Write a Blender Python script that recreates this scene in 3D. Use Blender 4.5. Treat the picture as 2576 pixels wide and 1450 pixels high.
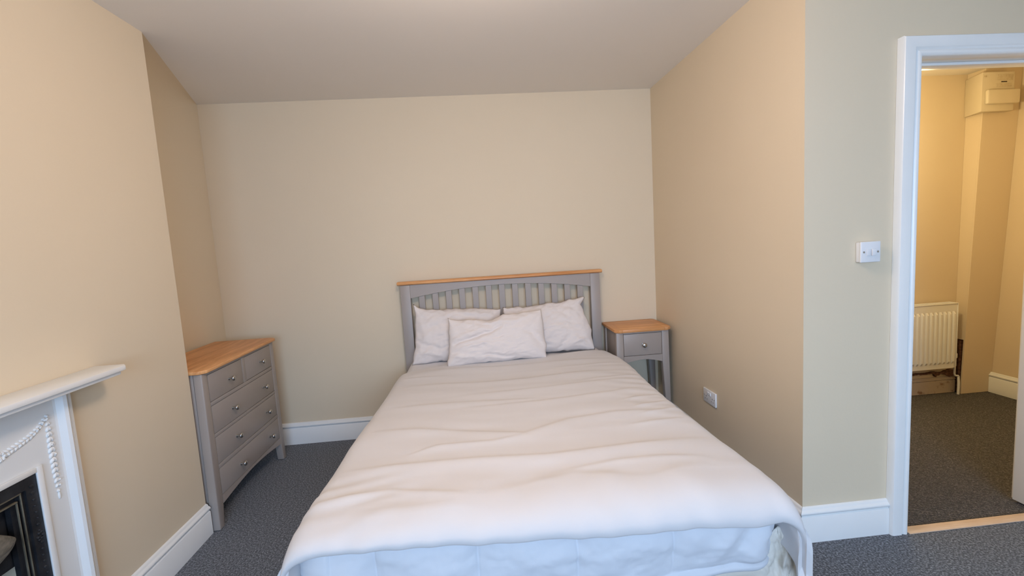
import bpy, bmesh, math, random
from mathutils import Vector, Matrix, noise
random.seed(7)
S = bpy.context.scene
for o in list(bpy.data.objects): bpy.data.objects.remove(o)
COL = S.collection
# ------------------------------------------------------------------ camera
W, H, F = 2576.0, 1450.0, 1139.9145
yaw, pit, rol = 0.07470266929618254, 0.10155831284581454, 0.05993463804441831
fwd = Vector((math.sin(yaw)*math.cos(pit), math.cos(yaw)*math.cos(pit), -math.sin(pit)))
rt = Vector((math.cos(yaw), -math.sin(yaw), 0)); up = rt.cross(fwd)
r2 = math.cos(rol)*rt - math.sin(rol)*up; u2 = math.sin(rol)*rt + math.cos(rol)*up
cd = bpy.data.cameras.new('camera'); cam = bpy.data.objects.new('camera', cd); COL.objects.link(cam)
m = Matrix((r2, u2, -fwd)).transposed().to_4x4(); m.translation = Vector((0.0193064, -3.4199725, 1.4202089))
cam.matrix_world = m
cd.sensor_width = 36; cd.sensor_fit = 'HORIZONTAL'; cd.lens = F/W*36; cd.clip_start = .02
S.camera = cam
# ------------------------------------------------------------------ world, lights, exposure
wd = bpy.data.worlds.new('world'); S.world = wd; wd.use_nodes = True
wd.node_tree.nodes['Background'].inputs[0].default_value = (.62, .80, 1, 1)
wd.node_tree.nodes['Background'].inputs[1].default_value = .4
S.view_settings.view_transform = 'Standard'; S.view_settings.look = 'None'
S.view_settings.exposure = 0.0; S.view_settings.gamma = 1; S.view_settings.use_curve_mapping = False
def area(name, loc, target, sx, sy, power, color):
    l = bpy.data.lights.new(name, 'AREA'); l.shape = 'RECTANGLE'; l.size = sx; l.size_y = sy; l.energy = power; l.color = color
    o = bpy.data.objects.new(name, l); COL.objects.link(o); o.location = loc
    o.rotation_euler = (Vector(target)-Vector(loc)).to_track_quat('-Z', 'Y').to_euler(); return o
WX0, WX1, WZ0, WZ1 = -.75, 1.45, .75, 2.25
WY = -5.9
area('window_daylight', ((WX0+WX1)/2, WY-.06, (WZ0+WZ1)/2), ((WX0+WX1)/2, WY+2, -.1), WX1-WX0, WZ1-WZ0, 162, (.49, .69, 1))
def bulb(name, loc, power, color, r=.06):
    l = bpy.data.lights.new(name, 'POINT'); l.energy = power; l.color = color; l.shadow_soft_size = r
    o = bpy.data.objects.new(name, l); COL.objects.link(o); o.location = loc; return o
bulb('hall_bulb', (2.62, -.78, 2.0), 27, (1, .79, .42), .08)
bulb('room_warm_fill', (.05, -2.12, 2.27), 32.5, (1, .795, .66), .14)  # unseen warm fill light, added just above the view without a fixture

# ------------------------------------------------------------------ materials
def mat(name, color, rough=.6, metal=0.0, var=None, vscale=8, bump=0.0, bscale=60, bdist=.002, coords='Object', stretch=(1, 1, 1), spec=.5, sheen=0, ramp=(.35, .65), detail=4):
    m = bpy.data.materials.new(name); m.use_nodes = True; nt = m.node_tree; b = nt.nodes['Principled BSDF']
    b.inputs['Base Color'].default_value = (*color, 1); b.inputs['Roughness'].default_value = rough; b.inputs['Metallic'].default_value = metal
    b.inputs['Specular IOR Level'].default_value = spec
    if sheen: b.inputs['Sheen Weight'].default_value = sheen
    tc = nt.nodes.new('ShaderNodeTexCoord'); mp = nt.nodes.new('ShaderNodeMapping'); mp.inputs['Scale'].default_value = stretch
    nt.links.new(tc.outputs[coords], mp.inputs[0])
    if var:
        n = nt.nodes.new('ShaderNodeTexNoise'); n.inputs['Scale'].default_value = vscale; n.inputs['Detail'].default_value = detail
        r = nt.nodes.new('ShaderNodeValToRGB'); r.color_ramp.elements[0].position = ramp[0]; r.color_ramp.elements[1].position = ramp[1]
        r.color_ramp.elements[0].color = (*color, 1); r.color_ramp.elements[1].color = (*var, 1)
        nt.links.new(mp.outputs[0], n.inputs['Vector']); nt.links.new(n.outputs['Fac'], r.inputs[0]); nt.links.new(r.outputs[0], b.inputs['Base Color'])
    if bump:
        n = nt.nodes.new('ShaderNodeTexNoise'); n.inputs['Scale'].default_value = bscale; n.inputs['Detail'].default_value = 3
        bp = nt.nodes.new('ShaderNodeBump'); bp.inputs['Strength'].default_value = bump; bp.inputs['Distance'].default_value = bdist
        nt.links.new(mp.outputs[0], n.inputs['Vector']); nt.links.new(n.outputs['Fac'], bp.inputs['Height']); nt.links.new(bp.outputs[0], b.inputs['Normal'])
    return m
M = {}
M['wall'] = mat('cream_wall_paint', (.755, .635, .465), .75, var=(.768, .650, .480), vscale=1.2, bump=.25, bscale=90, bdist=.0012, spec=.3)
M['ceil'] = mat('ceiling_paint', (.86, .82, .76), .85, var=(.87, .83, .77), vscale=1.5, bump=.25, bscale=60, bdist=.0012, spec=.2)
M['trim'] = mat('white_gloss_paint', (.85, .86, .85), .28, var=(.87, .88, .87), vscale=5, bump=.08, bscale=30, bdist=.001)
M['fire_white'] = mat('white_paint_on_iron', (.82, .83, .82), .38, var=(.84, .85, .84), vscale=6, bump=.15, bscale=45, bdist=.001)
M['grey'] = mat('grey_satin_paint', (.365, .315, .280), .42, var=(.377, .327, .292), vscale=4, bump=.05, bscale=80, bdist=.0005)
M['white_plastic'] = mat('white_plastic', (.82, .82, .83), .3, bump=.02)
M['radiator'] = mat('radiator_enamel', (.88, .88, .86), .3, bump=.03)
M['meter'] = mat('painted_over_casing', (.74, .66, .50), .5, var=(.76, .68, .53), vscale=9, bump=.1)
M['nickel'] = mat('brushed_nickel', (.52, .50, .47), .3, metal=1, bump=.05, bscale=200)
M['black_iron'] = mat('black_cast_iron', (.012, .013, .016), .45, var=(.035, .036, .04), vscale=14, bump=.5, bscale=60, bdist=.002, ramp=(.45, .75))
M['fillet'] = mat('edge_highlight_iron', (.10, .088, .060), .5, var=(.16, .14, .10), vscale=30)  # paler iron tone stands in for highlights along the frame edges
M['hood'] = mat('weathered_iron', (.10, .095, .08), .6, var=(.22, .21, .18), vscale=25, bump=.5, bscale=50, stretch=(1, 1, 4))
M['sheet'] = mat('white_cotton', (.705, .68, .675), .9, bump=.35, bscale=900, bdist=.0004, spec=.2, sheen=.15)
M['pillow'] = mat('white_pillowcase_cotton', (.775, .705, .665), .9, bump=.3, bscale=700, bdist=.0004, spec=.2, sheen=.15)
M['quilt'] = mat('white_quilt_cotton', (.68, .70, .74), .9, bump=.4, bscale=500, bdist=.0004, spec=.2, sheen=.1)
M['skirt'] = mat('cream_crumpled_cotton', (.66, .61, .53), .9, var=(.72, .68, .61), vscale=7, bump=.3, bscale=300, spec=.2)
M['dark'] = mat('dark_void', (.02, .015, .012), .9, var=(.06, .035, .025), vscale=30, bump=.5)
M['rust'] = mat('rusty_brown', (.10, .045, .025), .8, var=(.22, .11, .07), vscale=60, bump=.6, bscale=80, bdist=.003)
M['plaster'] = mat('flaked_paint_plaster', (.60, .52, .44), .8, var=(.30, .20, .15), vscale=22, bump=.6, bscale=40, bdist=.003, ramp=(.58, .72))
M['label'] = mat('faded_label', (.58, .49, .34), .6, var=(.66, .58, .43), vscale=60)
M['bare_wood'] = mat('pale_threshold_wood', (.62, .44, .30), .6, var=(.70, .53, .39), vscale=10, bump=.3, bscale=50, stretch=(1, 10, 1))
def wood(name, axis):
    m = bpy.data.materials.new(name); m.use_nodes = True; nt = m.node_tree; b = nt.nodes['Principled BSDF']
    b.inputs['Roughness'].default_value = .42
    tc = nt.nodes.new('ShaderNodeTexCoord'); mp = nt.nodes.new('ShaderNodeMapping')
    sc = [9, 9, 9]; sc[axis] = .8; mp.inputs['Scale'].default_value = sc
    n = nt.nodes.new('ShaderNodeTexNoise'); n.inputs['Scale'].default_value = 2.2; n.inputs['Detail'].default_value = 8; n.inputs['Distortion'].default_value = .6
    n2 = nt.nodes.new('ShaderNodeTexNoise'); n2.inputs['Scale'].default_value = 22; n2.inputs['Detail'].default_value = 6
    r = nt.nodes.new('ShaderNodeValToRGB'); e = r.color_ramp.elements
    e[0].position = .32; e[0].color = (.66, .285, .095, 1); e[1].position = .68; e[1].color = (.90, .475, .20, 1)
    r2_ = nt.nodes.new('ShaderNodeValToRGB'); r2_.color_ramp.elements[0].color = (.8, .78, .76, 1); r2_.color_ramp.elements[0].position = .3; r2_.color_ramp.elements[1].position = .7
    mx = nt.nodes.new('ShaderNodeMixRGB'); mx.blend_type = 'MULTIPLY'; mx.inputs[0].default_value = 1
    L = nt.links.new; L(tc.outputs['Object'], mp.inputs[0]); L(mp.outputs[0], n.inputs['Vector']); L(mp.outputs[0], n2.inputs['Vector'])
    L(n.outputs['Fac'], r.inputs[0]); L(n2.outputs['Fac'], r2_.inputs[0]); L(r.outputs[0], mx.inputs[1]); L(r2_.outputs[0], mx.inputs[2]); L(mx.outputs[0], b.inputs['Base Color'])
    bp = nt.nodes.new('ShaderNodeBump'); bp.inputs['Strength'].default_value = .15; bp.inputs['Distance'].default_value = .001
    L(n2.outputs['Fac'], bp.inputs['Height']); L(bp.outputs[0], b.inputs['Normal'])
    return m
M['oak_x'] = wood('oak_grain_along_width', 0); M['oak_y'] = wood('oak_grain_along_depth', 1)
def carpet(name, c0, c1, c2, rib=False):
    m = bpy.data.materials.new(name); m.use_nodes = True; nt = m.node_tree; b = nt.nodes['Principled BSDF']; L = nt.links.new
    b.inputs['Roughness'].default_value = .95; b.inputs['Specular IOR Level'].default_value = .1; b.inputs['Sheen Weight'].default_value = .25
    tc = nt.nodes.new('ShaderNodeTexCoord')
    n = nt.nodes.new('ShaderNodeTexNoise'); n.inputs['Scale'].default_value = 120; n.inputs['Detail'].default_value = 4; n.inputs['Roughness'].default_value = .8
    r = nt.nodes.new('ShaderNodeValToRGB'); e = r.color_ramp.elements
    e[0].position = .40; e[0].color = (*c0, 1); e[1].position = .62; e[1].color = (*c2, 1); k = e.new(.5); k.color = (*c1, 1)
    L(tc.outputs['Object'], n.inputs['Vector']); L(n.outputs['Fac'], r.inputs[0]); L(r.outputs[0], b.inputs['Base Color'])
    bp = nt.nodes.new('ShaderNodeBump'); bp.inputs['Strength'].default_value = 1; bp.inputs['Distance'].default_value = .006
    if rib:
        w = nt.nodes.new('ShaderNodeTexWave'); w.bands_direction = 'Y'; w.inputs['Scale'].default_value = 26; w.inputs['Distortion'].default_value = 7; w.inputs['Detail'].default_value = 3; w.inputs['Detail Scale'].default_value = 6
        L(tc.outputs['Object'], w.inputs['Vector'])
        mx = nt.nodes.new('ShaderNodeMath'); mx.operation = 'ADD'; L(w.outputs['Fac'], mx.inputs[0]); L(n.outputs['Fac'], mx.inputs[1]); L(mx.outputs[0], bp.inputs['Height'])
        mm = nt.nodes.new('ShaderNodeMixRGB'); mm.blend_type = 'MULTIPLY'; mm.inputs[0].default_value = .75
        L(r.outputs[0], mm.inputs[1]); L(w.outputs['Color'], mm.inputs[2]); L(mm.outputs[0], b.inputs['Base Color'])
    else: L(n.outputs['Fac'], bp.inputs['Height'])
    L(bp.outputs[0], b.inputs['Normal'])
    return m
M['carpet'] = carpet('dark_grey_carpet', (.026, .032, .043), (.098, .112, .136), (.32, .35, .40))
M['carpet_hall'] = carpet('hall_ribbed_carpet', (.040, .035, .032), (.12, .105, .098), (.32, .28, .26), True)

# ------------------------------------------------------------------ mesh helpers
def box(bm, x0, x1, y0, y1, z0, z1, bev=0, seg=2):
    t = bmesh.new()
    vs = [t.verts.new(p) for p in [(x0, y0, z0), (x1, y0, z0), (x1, y1, z0), (x0, y1, z0), (x0, y0, z1), (x1, y0, z1), (x1, y1, z1), (x0, y1, z1)]]
    for f in [(0, 3, 2, 1), (4, 5, 6, 7), (0, 1, 5, 4), (1, 2, 6, 5), (2, 3, 7, 6), (3, 0, 4, 7)]: t.faces.new([vs[i] for i in f])
    if bev: bmesh.ops.bevel(t, geom=t.edges[:], offset=bev, segments=seg, affect='EDGES', profile=.5)
    merge(bm, t)
def merge(bm, t):
    bmesh.ops.recalc_face_normals(t, faces=t.faces[:])
    me = bpy.data.meshes.new('tmp'); t.to_mesh(me); bm.from_mesh(me); bpy.data.meshes.remove(me); t.free()
def hexa(bm, p, bev=0):  # p: 8 corners, bottom four then top four
    t = bmesh.new(); vs = [t.verts.new(q) for q in p]
    for f in [(0, 3, 2, 1), (4, 5, 6, 7), (0, 1, 5, 4), (1, 2, 6, 5), (2, 3, 7, 6), (3, 0, 4, 7)]: t.faces.new([vs[i] for i in f])
    if bev: bmesh.ops.bevel(t, geom=t.edges[:], offset=bev, segments=2, affect='EDGES', profile=.5)
    merge(bm, t)
def prism(bm, pts, axis, a0, a1, bev=0, seg=2, which=None):
    """pts in the plane left after dropping axis: x->(y,z), y->(x,z), z->(x,y)"""
    t = bmesh.new()
    def P(p, a): return {'x': (a, p[0], p[1]), 'y': (p[0], a, p[1]), 'z': (p[0], p[1], a)}[axis]
    A = [t.verts.new(P(p, a0)) for p in pts]; B = [t.verts.new(P(p, a1)) for p in pts]; n = len(pts)
    t.faces.new(A); t.faces.new(B[::-1])
    for i in range(n): t.faces.new((A[i], A[(i+1) % n], B[(i+1) % n], B[i]))
    bmesh.ops.recalc_face_normals(t, faces=t.faces[:])
    if bev: bmesh.ops.bevel(t, geom=[e for e in t.edges if which is None or which(e)], offset=bev, segments=seg, affect='EDGES', profile=.5)
    merge(bm, t)
def lathe(bm, prof, org, axis, n=24):
    """prof (r, h) along axis vector"""
    ax = Vector(axis).normalized(); a = ax.orthogonal().normalized(); b = ax.cross(a); t = bmesh.new(); R = []
    for r, h in prof:
        R.append([t.verts.new(Vector(org)+ax*h+(a*math.cos(2*math.pi*i/n)+b*math.sin(2*math.pi*i/n))*max(r, 1e-5)) for i in range(n)])
    for k in range(len(R)-1):
        for i in range(n): t.faces.new((R[k][i], R[k][(i+1) % n], R[k+1][(i+1) % n], R[k+1][i]))
    t.faces.new(R[0]); t.faces.new(R[-1]); bmesh.ops.remove_doubles(t, verts=t.verts[:], dist=2e-5); merge(bm, t)
def tube(bm, pts, r, n=12):
    pts = [Vector(p) for p in pts]; t = bmesh.new(); R = []; prev = None
    for i, p in enumerate(pts):
        d = (pts[min(i+1, len(pts)-1)]-pts[max(i-1, 0)]).normalized()
        a = (d.orthogonal() if prev is None else (prev-d*prev.dot(d))).normalized(); prev = a; b = d.cross(a)
        R.append([t.verts.new(p+(a*math.cos(2*math.pi*k/n)+b*math.sin(2*math.pi*k/n))*r) for k in range(n)])
    for k in range(len(R)-1):
        for i in range(n): t.faces.new((R[k][i], R[k][(i+1) % n], R[k+1][(i+1) % n], R[k+1][i]))
    t.faces.new(R[0]); t.faces.new(R[-1]); merge(bm, t)
def blob(bm, c, r, rot=None, sub=2):
    t = bmesh.new(); bmesh.ops.create_icosphere(t, subdivisions=sub, radius=1)
    mt = Matrix.Translation(c) @ (rot or Matrix()) @ Matrix.Diagonal((*r, 1)); bmesh.ops.transform(t, matrix=mt, verts=t.verts[:]); merge(bm, t)
def obj(name, bm, material, parent=None, smooth=True, ang=35):
    me = bpy.data.meshes.new(name); bm.to_mesh(me); bm.free(); me.materials.append(M[material])
    o = bpy.data.objects.new(name, me); COL.objects.link(o)
    if smooth:
        for p in me.polygons: p.use_smooth = True
        me.set_sharp_from_angle(angle=math.radians(ang))
    if parent:
        o.parent = parent; o.matrix_parent_inverse = Matrix.Translation(-parent.location)
    return o
def B(): return bmesh.new()
def thing(name, label, cat, loc, group=None):
    o = bpy.data.objects.new(name, None); COL.objects.link(o); o.location = loc; o.empty_display_size = .1
    o['label'] = label; o['category'] = cat
    if group: o['group'] = group
    return o
def tag(o, label, cat, group=None):
    o['label'] = label; o['category'] = cat
    if group: o['group'] = group
    return o
def struct(name, bm, material, parent=None, smooth=True, label=None):
    o = obj(name, bm, material, parent, smooth)
    if not parent: o['kind'] = 'structure'
    if label: o['label'] = label
    return o
def bx(*a, **k): b = B(); box(b, *a, **k); return b

# ------------------------------------------------------------------ setting
XA, XR, XL, YC, YR, HZ = -1.839, 1.398, -1.4636, -1.0657, -1.606, 2.4967
HB, HR, HH = -.132, 4.045, 2.475      # hall back wall, right wall, ceiling
YH = -1.47                            # hall side of the door wall
DX0, DX1, DZ = 1.882, 2.606, 2.072    # doorway
XE = 3.3                              # bedroom right wall
# floors
b = B(); box(b, XA-.1, XR+.03, WY-.1, .1, -.06, 0); box(b, XR+.03, XE+.1, WY-.1, -1.612, -.06, 0)
struct('floor', b, 'carpet', smooth=False)
struct('floor_hall', bx(XR+.031, HR+.2, -1.611, HB+.1, -.06, -.002), 'carpet_hall', smooth=False)
# ceilings
struct('ceiling', bx(XA-.1, XE+.1, WY-.1, .1, HZ, HZ+.08), 'ceil', smooth=False)
struct('ceiling_hall', bx(XR+.064, HR+.2, YH+.001, HB+.1, HH, HZ-.001), 'ceil', smooth=False)
# back wall and walls of the alcove
struct('wall_back', bx(XA-.1, XR+.06, 0, .1, 0, HZ), 'wall', smooth=False)
struct('wall_right', bx(XR, XR+.062, YR, -.0005, 0, HZ), 'wall', smooth=False)
# left wall of the alcove, bending under the ceiling towards the chimney corner
b = B(); box(b, XA-.1, XA, YC-.1, -.0005, 0, HZ)
t = bmesh.new(); N = 24; rows = []
for i in range(N+1):
    f = i/N; y = -.001+(YC+.002)*f; wv = .374*f; dz = .42*f+1e-4; row = []
    for k in range(13):
        a = k/12*math.pi/2
        row.append(t.verts.new((XA-.001+wv*(1-math.cos(a))**1.1+.0005, y, HZ-dz+dz*math.sin(a)**1.1)))
    rows.append(row)
for i in range(N):
    for k in range(12): t.faces.new((rows[i][k], rows[i+1][k], rows[i+1][k+1], rows[i][k+1]))
merge(b, t)
struct('wall_left', b, 'wall')
# chimney breast with a fireplace opening
FY0, FY1, FZ = -2.402, -1.898, .772
b = B()
box(b, XA-.1, XL, -3.23, FY0, 0, HZ); box(b, XA-.1, XL, FY1, YC, 0, HZ); box(b, XA-.1, XL, FY0, FY1, FZ, HZ); box(b, XA-.1, XA+.05, FY0, FY1, 0, FZ)
bmesh.ops.remove_doubles(b, verts=b.verts[:], dist=1e-5)
struct('wall_chimney_breast', b, 'wall', smooth=False)
struct('wall_left_rear', bx(XA-.1, XA, WY, -3.23, 0, HZ), 'wall', smooth=False)
struct('wall_bedroom_right', bx(XE, XE+.1, WY, YR, 0, HZ), 'wall', smooth=False)
b = B(); box(b, XA-.1, WX0, WY-.1, WY, 0, HZ); box(b, WX1, XE+.1, WY-.1, WY, 0, HZ); box(b, WX0, WX1, WY-.1, WY, 0, WZ0); box(b, WX0, WX1, WY-.1, WY, WZ1, HZ)
struct('wall_front', b, 'wall', smooth=False)
b = B(); box(b, XR+.062, DX0-.012, YR, YH, 0, HZ); box(b, DX1+.012, HR+.2, YR, YH, 0, HZ); box(b, DX0-.012, DX1+.012, YR, YH, DZ+.012, HZ)
struct('wall_door_side', b, 'wall', smooth=False)
struct('wall_hall_back', bx(XR+.063, HR+.2, HB, HB+.1, 0, HH), 'wall', smooth=False)
b = B(); hexa(b, [(HR, YH, 0), (HR+.15, YH, 0), (HR+.15, HB, 0), (HR, HB, 0), (HR+.075, YH, HH), (HR+.2, YH, HH), (HR+.2, HB, HH), (HR+.075, HB, HH)])
struct('wall_hall_right', b, 'wall', smooth=False)
# window behind the camera: frame, sill, bars
wf = B()
for a in [(WX0, WX0+.05, WZ0, WZ1), (WX1-.05, WX1, WZ0, WZ1), (WX0, WX1, WZ0, WZ0+.05), (WX0, WX1, WZ1-.05, WZ1), (WX0, WX1, (WZ0+WZ1)/2-.02, (WZ0+WZ1)/2+.02), ((WX0+WX1)/2-.015, (WX0+WX1)/2+.015, WZ0, WZ1)]:
    box(wf, a[0]+.001, a[1]-.001, WY-.05, WY-.012, a[2]+.001, a[3]-.001, .004)
struct('window_1', wf, 'trim')
struct('trim_4', bx(WX0-.05, WX1+.05, WY+.001, WY+.14, WZ0-.03, WZ0-.001, .006), 'trim')

# skirting boards: profile (depth, height)
SK = [(0, 0), (.019, 0), (.019, .119), (.0165, .123), (.013, .1245), (.013, .1275), (.017, .130), (.021, .135), (.022, .140), (.020, .145), (.014, .149), (.011, .152), (.010, .157), (.006, .161), (0, .163)]
def skirting(name, p0, p1, nrm, material='trim', m0=0, m1=0, hs=1.0):
    """p0->p1 along the wall foot, nrm into the room; m0/m1 mitre at the ends"""
    t = B(); p0 = Vector((*p0, 0)); p1 = Vector((*p1, 0)); d = (p1-p0).normalized(); n = Vector((*nrm, 0)); R = []
    for P_, mm in ((p0, m0), (p1, m1)):
        R.append([t.verts.new(P_+n*(q[0]+.0006)+d*mm*q[0]+Vector((0, 0, q[1]*hs+.0005))) for q in SK])
    k = len(SK)
    for i in range(k): t.faces.new((R[0][i], R[0][(i+1) % k], R[1][(i+1) % k], R[1][i]))
    t.faces.new(R[0]); t.faces.new(R[1]); bmesh.ops.recalc_face_normals(t, faces=t.faces[:])
    return struct(name, t, material)
skirting('baseboard_back', (XA, 0), (XR, 0), (0, -1), m0=1, m1=-1)
skirting('baseboard_left', (XL, -1.74+.001), (XL, YC-.001), (1, 0))
skirting('baseboard_right', (XR, 0), (XR, YR), (-1, 0), m0=1, m1=1)
skirting('baseboard_door_side', (XR, YR), (1.797, YR), (0, -1), m0=-1)
skirting('baseboard_hall_back', (3.0, HB), (3.80, HB), (0, -1), material='plaster', hs=.80)
skirting('baseboard_hall_right', (HR, -.208), (HR, YH), (-1, 0), hs=1.0)

# doorway: lining, stops and architraves
b = B()
box(b, DX0-.012, DX0, YR+.001, YH-.001, 0, DZ+.012); box(b, DX1, DX1+.012, YR+.001, YH-.001, 0, DZ+.012); box(b, DX0, DX1, YR+.001, YH-.001, DZ, DZ+.012)
box(b, DX0, DX0+.011, YR+.05, YH-.03, 0, DZ, .002); box(b, DX0+.011, DX1, YR+.05, YH-.03, DZ-.012, DZ, .002)
struct('trim_1', b, 'trim')
AP = [(0, 0), (0, .028), (.004, .034), (.010, .036), (.046, .036), (.050, .032), (.053, .030), (.056, .030), (.060, .033), (.066, .036), (.073, .035), (.078, .031), (.081, .024), (.084, 0)]
b = B()
def arch(bm, path, prof):
    """sweep prof (across, depth) with mitres; path of (outer point, inward dir) in (x,z)"""
    t = bmesh.new(); R = []
    for (x, z), (ix, iz) in path:
        R.append([t.verts.new((x+ix*a, YR-.0006-d, z+iz*a)) for a, d in prof])
    for k in range(len(R)-1):
        for i in range(len(prof)-1): t.faces.new((R[k][i], R[k][i+1], R[k+1][i+1], R[k+1][i]))
    t.faces.new(R[0]); t.faces.new(R[-1]); merge(bm, t)
OX, OZ = 1.798, 2.152
arch(b, [((OX, 0.001), (1, 0)), ((OX, OZ), (1, -1)), ((DX1+.080, OZ), (-1, -1)), ((DX1+.080, 0.001), (-1, 0))], AP)
struct('trim_2', b, 'trim')
struct('trim_3', bx(DX0+.0005, DX1-.0005, -1.645, -1.597, .0005, .006, .002), 'bare_wood')
d1 = struct('door_1', bx(2.566, 2.604, -2.24, -1.503, .014, 2.05, .003), 'trim')
b = B(); lathe(b, [(.024, 0), (.024, .006), (.010, .008), (.009, .035), (.020, .045), (.025, .055), (.022, .068), (.005, .073)], (2.566, -2.17, 1.0), (-1, 0, 0)); obj('door_handle', b, 'nickel', d1)
for z in (.25, 1.8):
    b = B(); box(b, 2.5995, 2.6055, -1.512, -1.5035, z, z+.08, .001); obj('hinge', b, 'nickel', d1)

# ------------------------------------------------------------------ fireplace
CY = -2.15
fp = thing('fireplace', 'white painted cast iron fireplace with garland relief and black inset on the chimney breast', 'fireplace', (XL, CY, 0))
FX = XL+.0006
b = B()
prof = [(0, 0), (0, .020), (.004, .026), (.014, .028), (.019, .022), (.022, .022), (.026, .034), (.036, .040), (.046, .036), (.052, .024), (.056, .018), (.064, .015), (.064, 0)]
for s in (1, -1):
    y0 = CY+s*.4085
    b = B(); prism(b, [(FX+d, y0-s*a) for a, d in prof], 'z', .002, 1.009); obj('jamb_moulding', b, 'fire_white', fp)
for s in (1, -1):
    ya, yb = CY+s*.3442, CY+s*.252
    b = B(); box(b, FX, FX+.016, min(ya, yb), max(ya, yb), .002, 1.009); obj('panel', b, 'fire_white', fp)
b = B(); box(b, FX, FX+.016, CY-.252, CY+.252, FZ, 1.009)
obj('panel', b, 'fire_white', fp)
b = B()
for s in (1, -1):
    ya, yb = CY+s*.270, CY+s*.250
    box(b, FX+.0165, FX+.024, min(ya, yb), max(ya, yb), .003, .788, .003)
box(b, FX+.0165, FX+.0238, CY-.251, CY+.251, .770, .7878, .003)
obj('opening_border', b, 'fire_white', fp)
b = B()
pl = [(FX, CY+.55), (-1.352, CY+.55), (-1.335, CY+.53), (-1.335, CY-.53), (-1.352, CY-.55), (FX, CY-.55)]
prism(b, pl, 'z', 1.024, 1.043, .004)
prism(b, [(x-(.012 if x > FX else 0), CY+(y-CY)*.98) for x, y in pl], 'z', 1.0095, 1.0235, .004)
obj('mantel_shelf', b, 'fire_white', fp)
def husk(bm, pts, w0, w1, step=.012):
    P_ = [Vector(p) for p in pts]; L_ = sum((P_[i+1]-P_[i]).length for i in range(len(P_)-1)); s = 0
    while s < L_:
        a = s; i = 0
        while i < len(P_)-2 and a > (P_[i+1]-P_[i]).length: a -= (P_[i+1]-P_[i]).length; i += 1
        d = (P_[i+1]-P_[i]).normalized(); c = P_[i]+d*a; n = Vector((1, 0, 0)).cross(d)
        w = w0+(w1-w0)*math.sin(math.pi*min(1, s/L_*1.05))**.7
        ang = math.atan2(d.z, d.y)
        for q in (-1, 1):
            rot = Matrix.Rotation(ang+q*.55, 4, 'X')
            blob(bm, c+n*q*w*.38, (.003+.22*w, w*.95, w*.55), rot, 2)
        if random.random() < .5: blob(bm, c+n*random.uniform(-.8, .8)*w+Vector((.004, 0, 0)), (.004, .004, .004), None, 1)
        s += step
PX = FX+.017
for s in (1, -1):
    b = B(); husk(b, [(PX, CY+s*.316, .925), (PX, CY+s*.316, .665)], .005, .0125, .018)
    blob(b, (PX, CY+s*.316, .655), (.004, .004, .014)); obj('husk_drop', b, 'fire_white', fp)
b = B()
sw = [(.316, .935), (.305, .925), (.285, .906), (.25, .889), (.20, .876), (.155, .868), (.10, .861), (.0, .857)]
for s in (1, -1): husk(b, [(PX, CY+s*a, z) for a, z in sw], .005, .0115, .013)
for yy in (CY+.155, CY-.155, CY): 
    for k in range(7): blob(b, (PX+.002, yy+.011*math.cos(k*.9), .868 - (.009 if yy == CY else 0)+.010*math.sin(k*.9)), (.007, .007, .007), None, 1)
obj('garland', b, 'fire_white', fp)
# black inset
IX = XL+.021
for (a0, a1, z1, xf, xb) in [(.2505, .212, .770, IX-.004, IX-.02), (.2115, .196, .742, IX-.012, IX-.03), (.1955, .178, .722, IX-.024, IX-.04)]:
    ins = B()
    for s in (1, -1): box(ins, xb, xf, min(CY+s*a0, CY+s*a1), max(CY+s*a0, CY+s*a1), .002, z1)
    box(ins, xb, xf-.0002, CY-a1-.001, CY+a1+.001, z1-(a0-a1), z1-.0002); obj('inset_frame', ins, 'black_iron', fp)
obj('register_plate', bx(IX-.055, IX-.045, CY-.25, CY+.25, .50, .76), 'black_iron', fp)
obj('fireback', bx(IX-.30, IX-.29, CY-.25, CY+.25, .002, .50), 'black_iron', fp)
for s in (1, -1):
    b = B()
    for z in [.735, .712] + [.69-.021*i for i in range(26)]:
        r = .008 if z > .70 else .0045+.002*random.random()
        blob(b, (IX-.004, CY+s*(.232+random.uniform(-.002, .002)), z), (.005, r, r*.8), None, 1)
    for z in (.566, .36): 
        for k in range(6): blob(b, (IX-.004, CY+s*(.232)+.008*math.cos(k), z+.012*math.sin(k*1.1)), (.006, .006, .005), None, 1)
    obj('beading', b, 'black_iron', fp)
# highlights on the inset's frame edges, put into the colour of raised thin fillets
for a, z in ((.200, .728), (.186, .708)):
    b = B()
    for s in (1, -1): box(b, IX-.014, IX-.008, CY+s*a-.0012, CY+s*a+.0012, .30, z, .0008)
    box(b, IX-.014, IX-.006, CY-a, CY+a, z-.0025, z+.0025, .0008)
    obj('fillet', b, 'fillet', fp)
# curved damper hood with pointed ends
t = B(); NU, NV = 40, 14; R = []
for i in range(NU+1):
    u = -1+2*i/NU; row = []
    for j in range(NV+1):
        v = -1+2*j/NV; env = (1-abs(u)**1.8)
        z = .612-.012*abs(u)+(.085*env*v if v > 0 else .07*env*v)
        x = IX-.03+.075*env**.6*math.sqrt(max(0, 1-v*v*.96))+.003*math.cos(v*14)*env
        row.append(t.verts.new((x, CY+u*.178, z)))
    R.append(row)
for i in range(NU):
    for j in range(NV): t.faces.new((R[i][j], R[i+1][j], R[i+1][j+1], R[i][j+1]))
bmesh.ops.recalc_face_normals(t, faces=t.faces[:])
o = obj('hood', t, 'hood', fp, ang=60); md = o.modifiers.new('s', 'SOLIDIFY'); md.thickness = .005
b = B()
for k in range(9): box(b, IX-.10, IX-.088, CY-.16+.04*k-.005, CY-.16+.04*k+.005, .05, .26, .003)
for z in (.05, .15, .26): box(b, IX-.104, IX-.084, CY-.175, CY+.175, z-.006, z+.006, .002)
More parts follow.
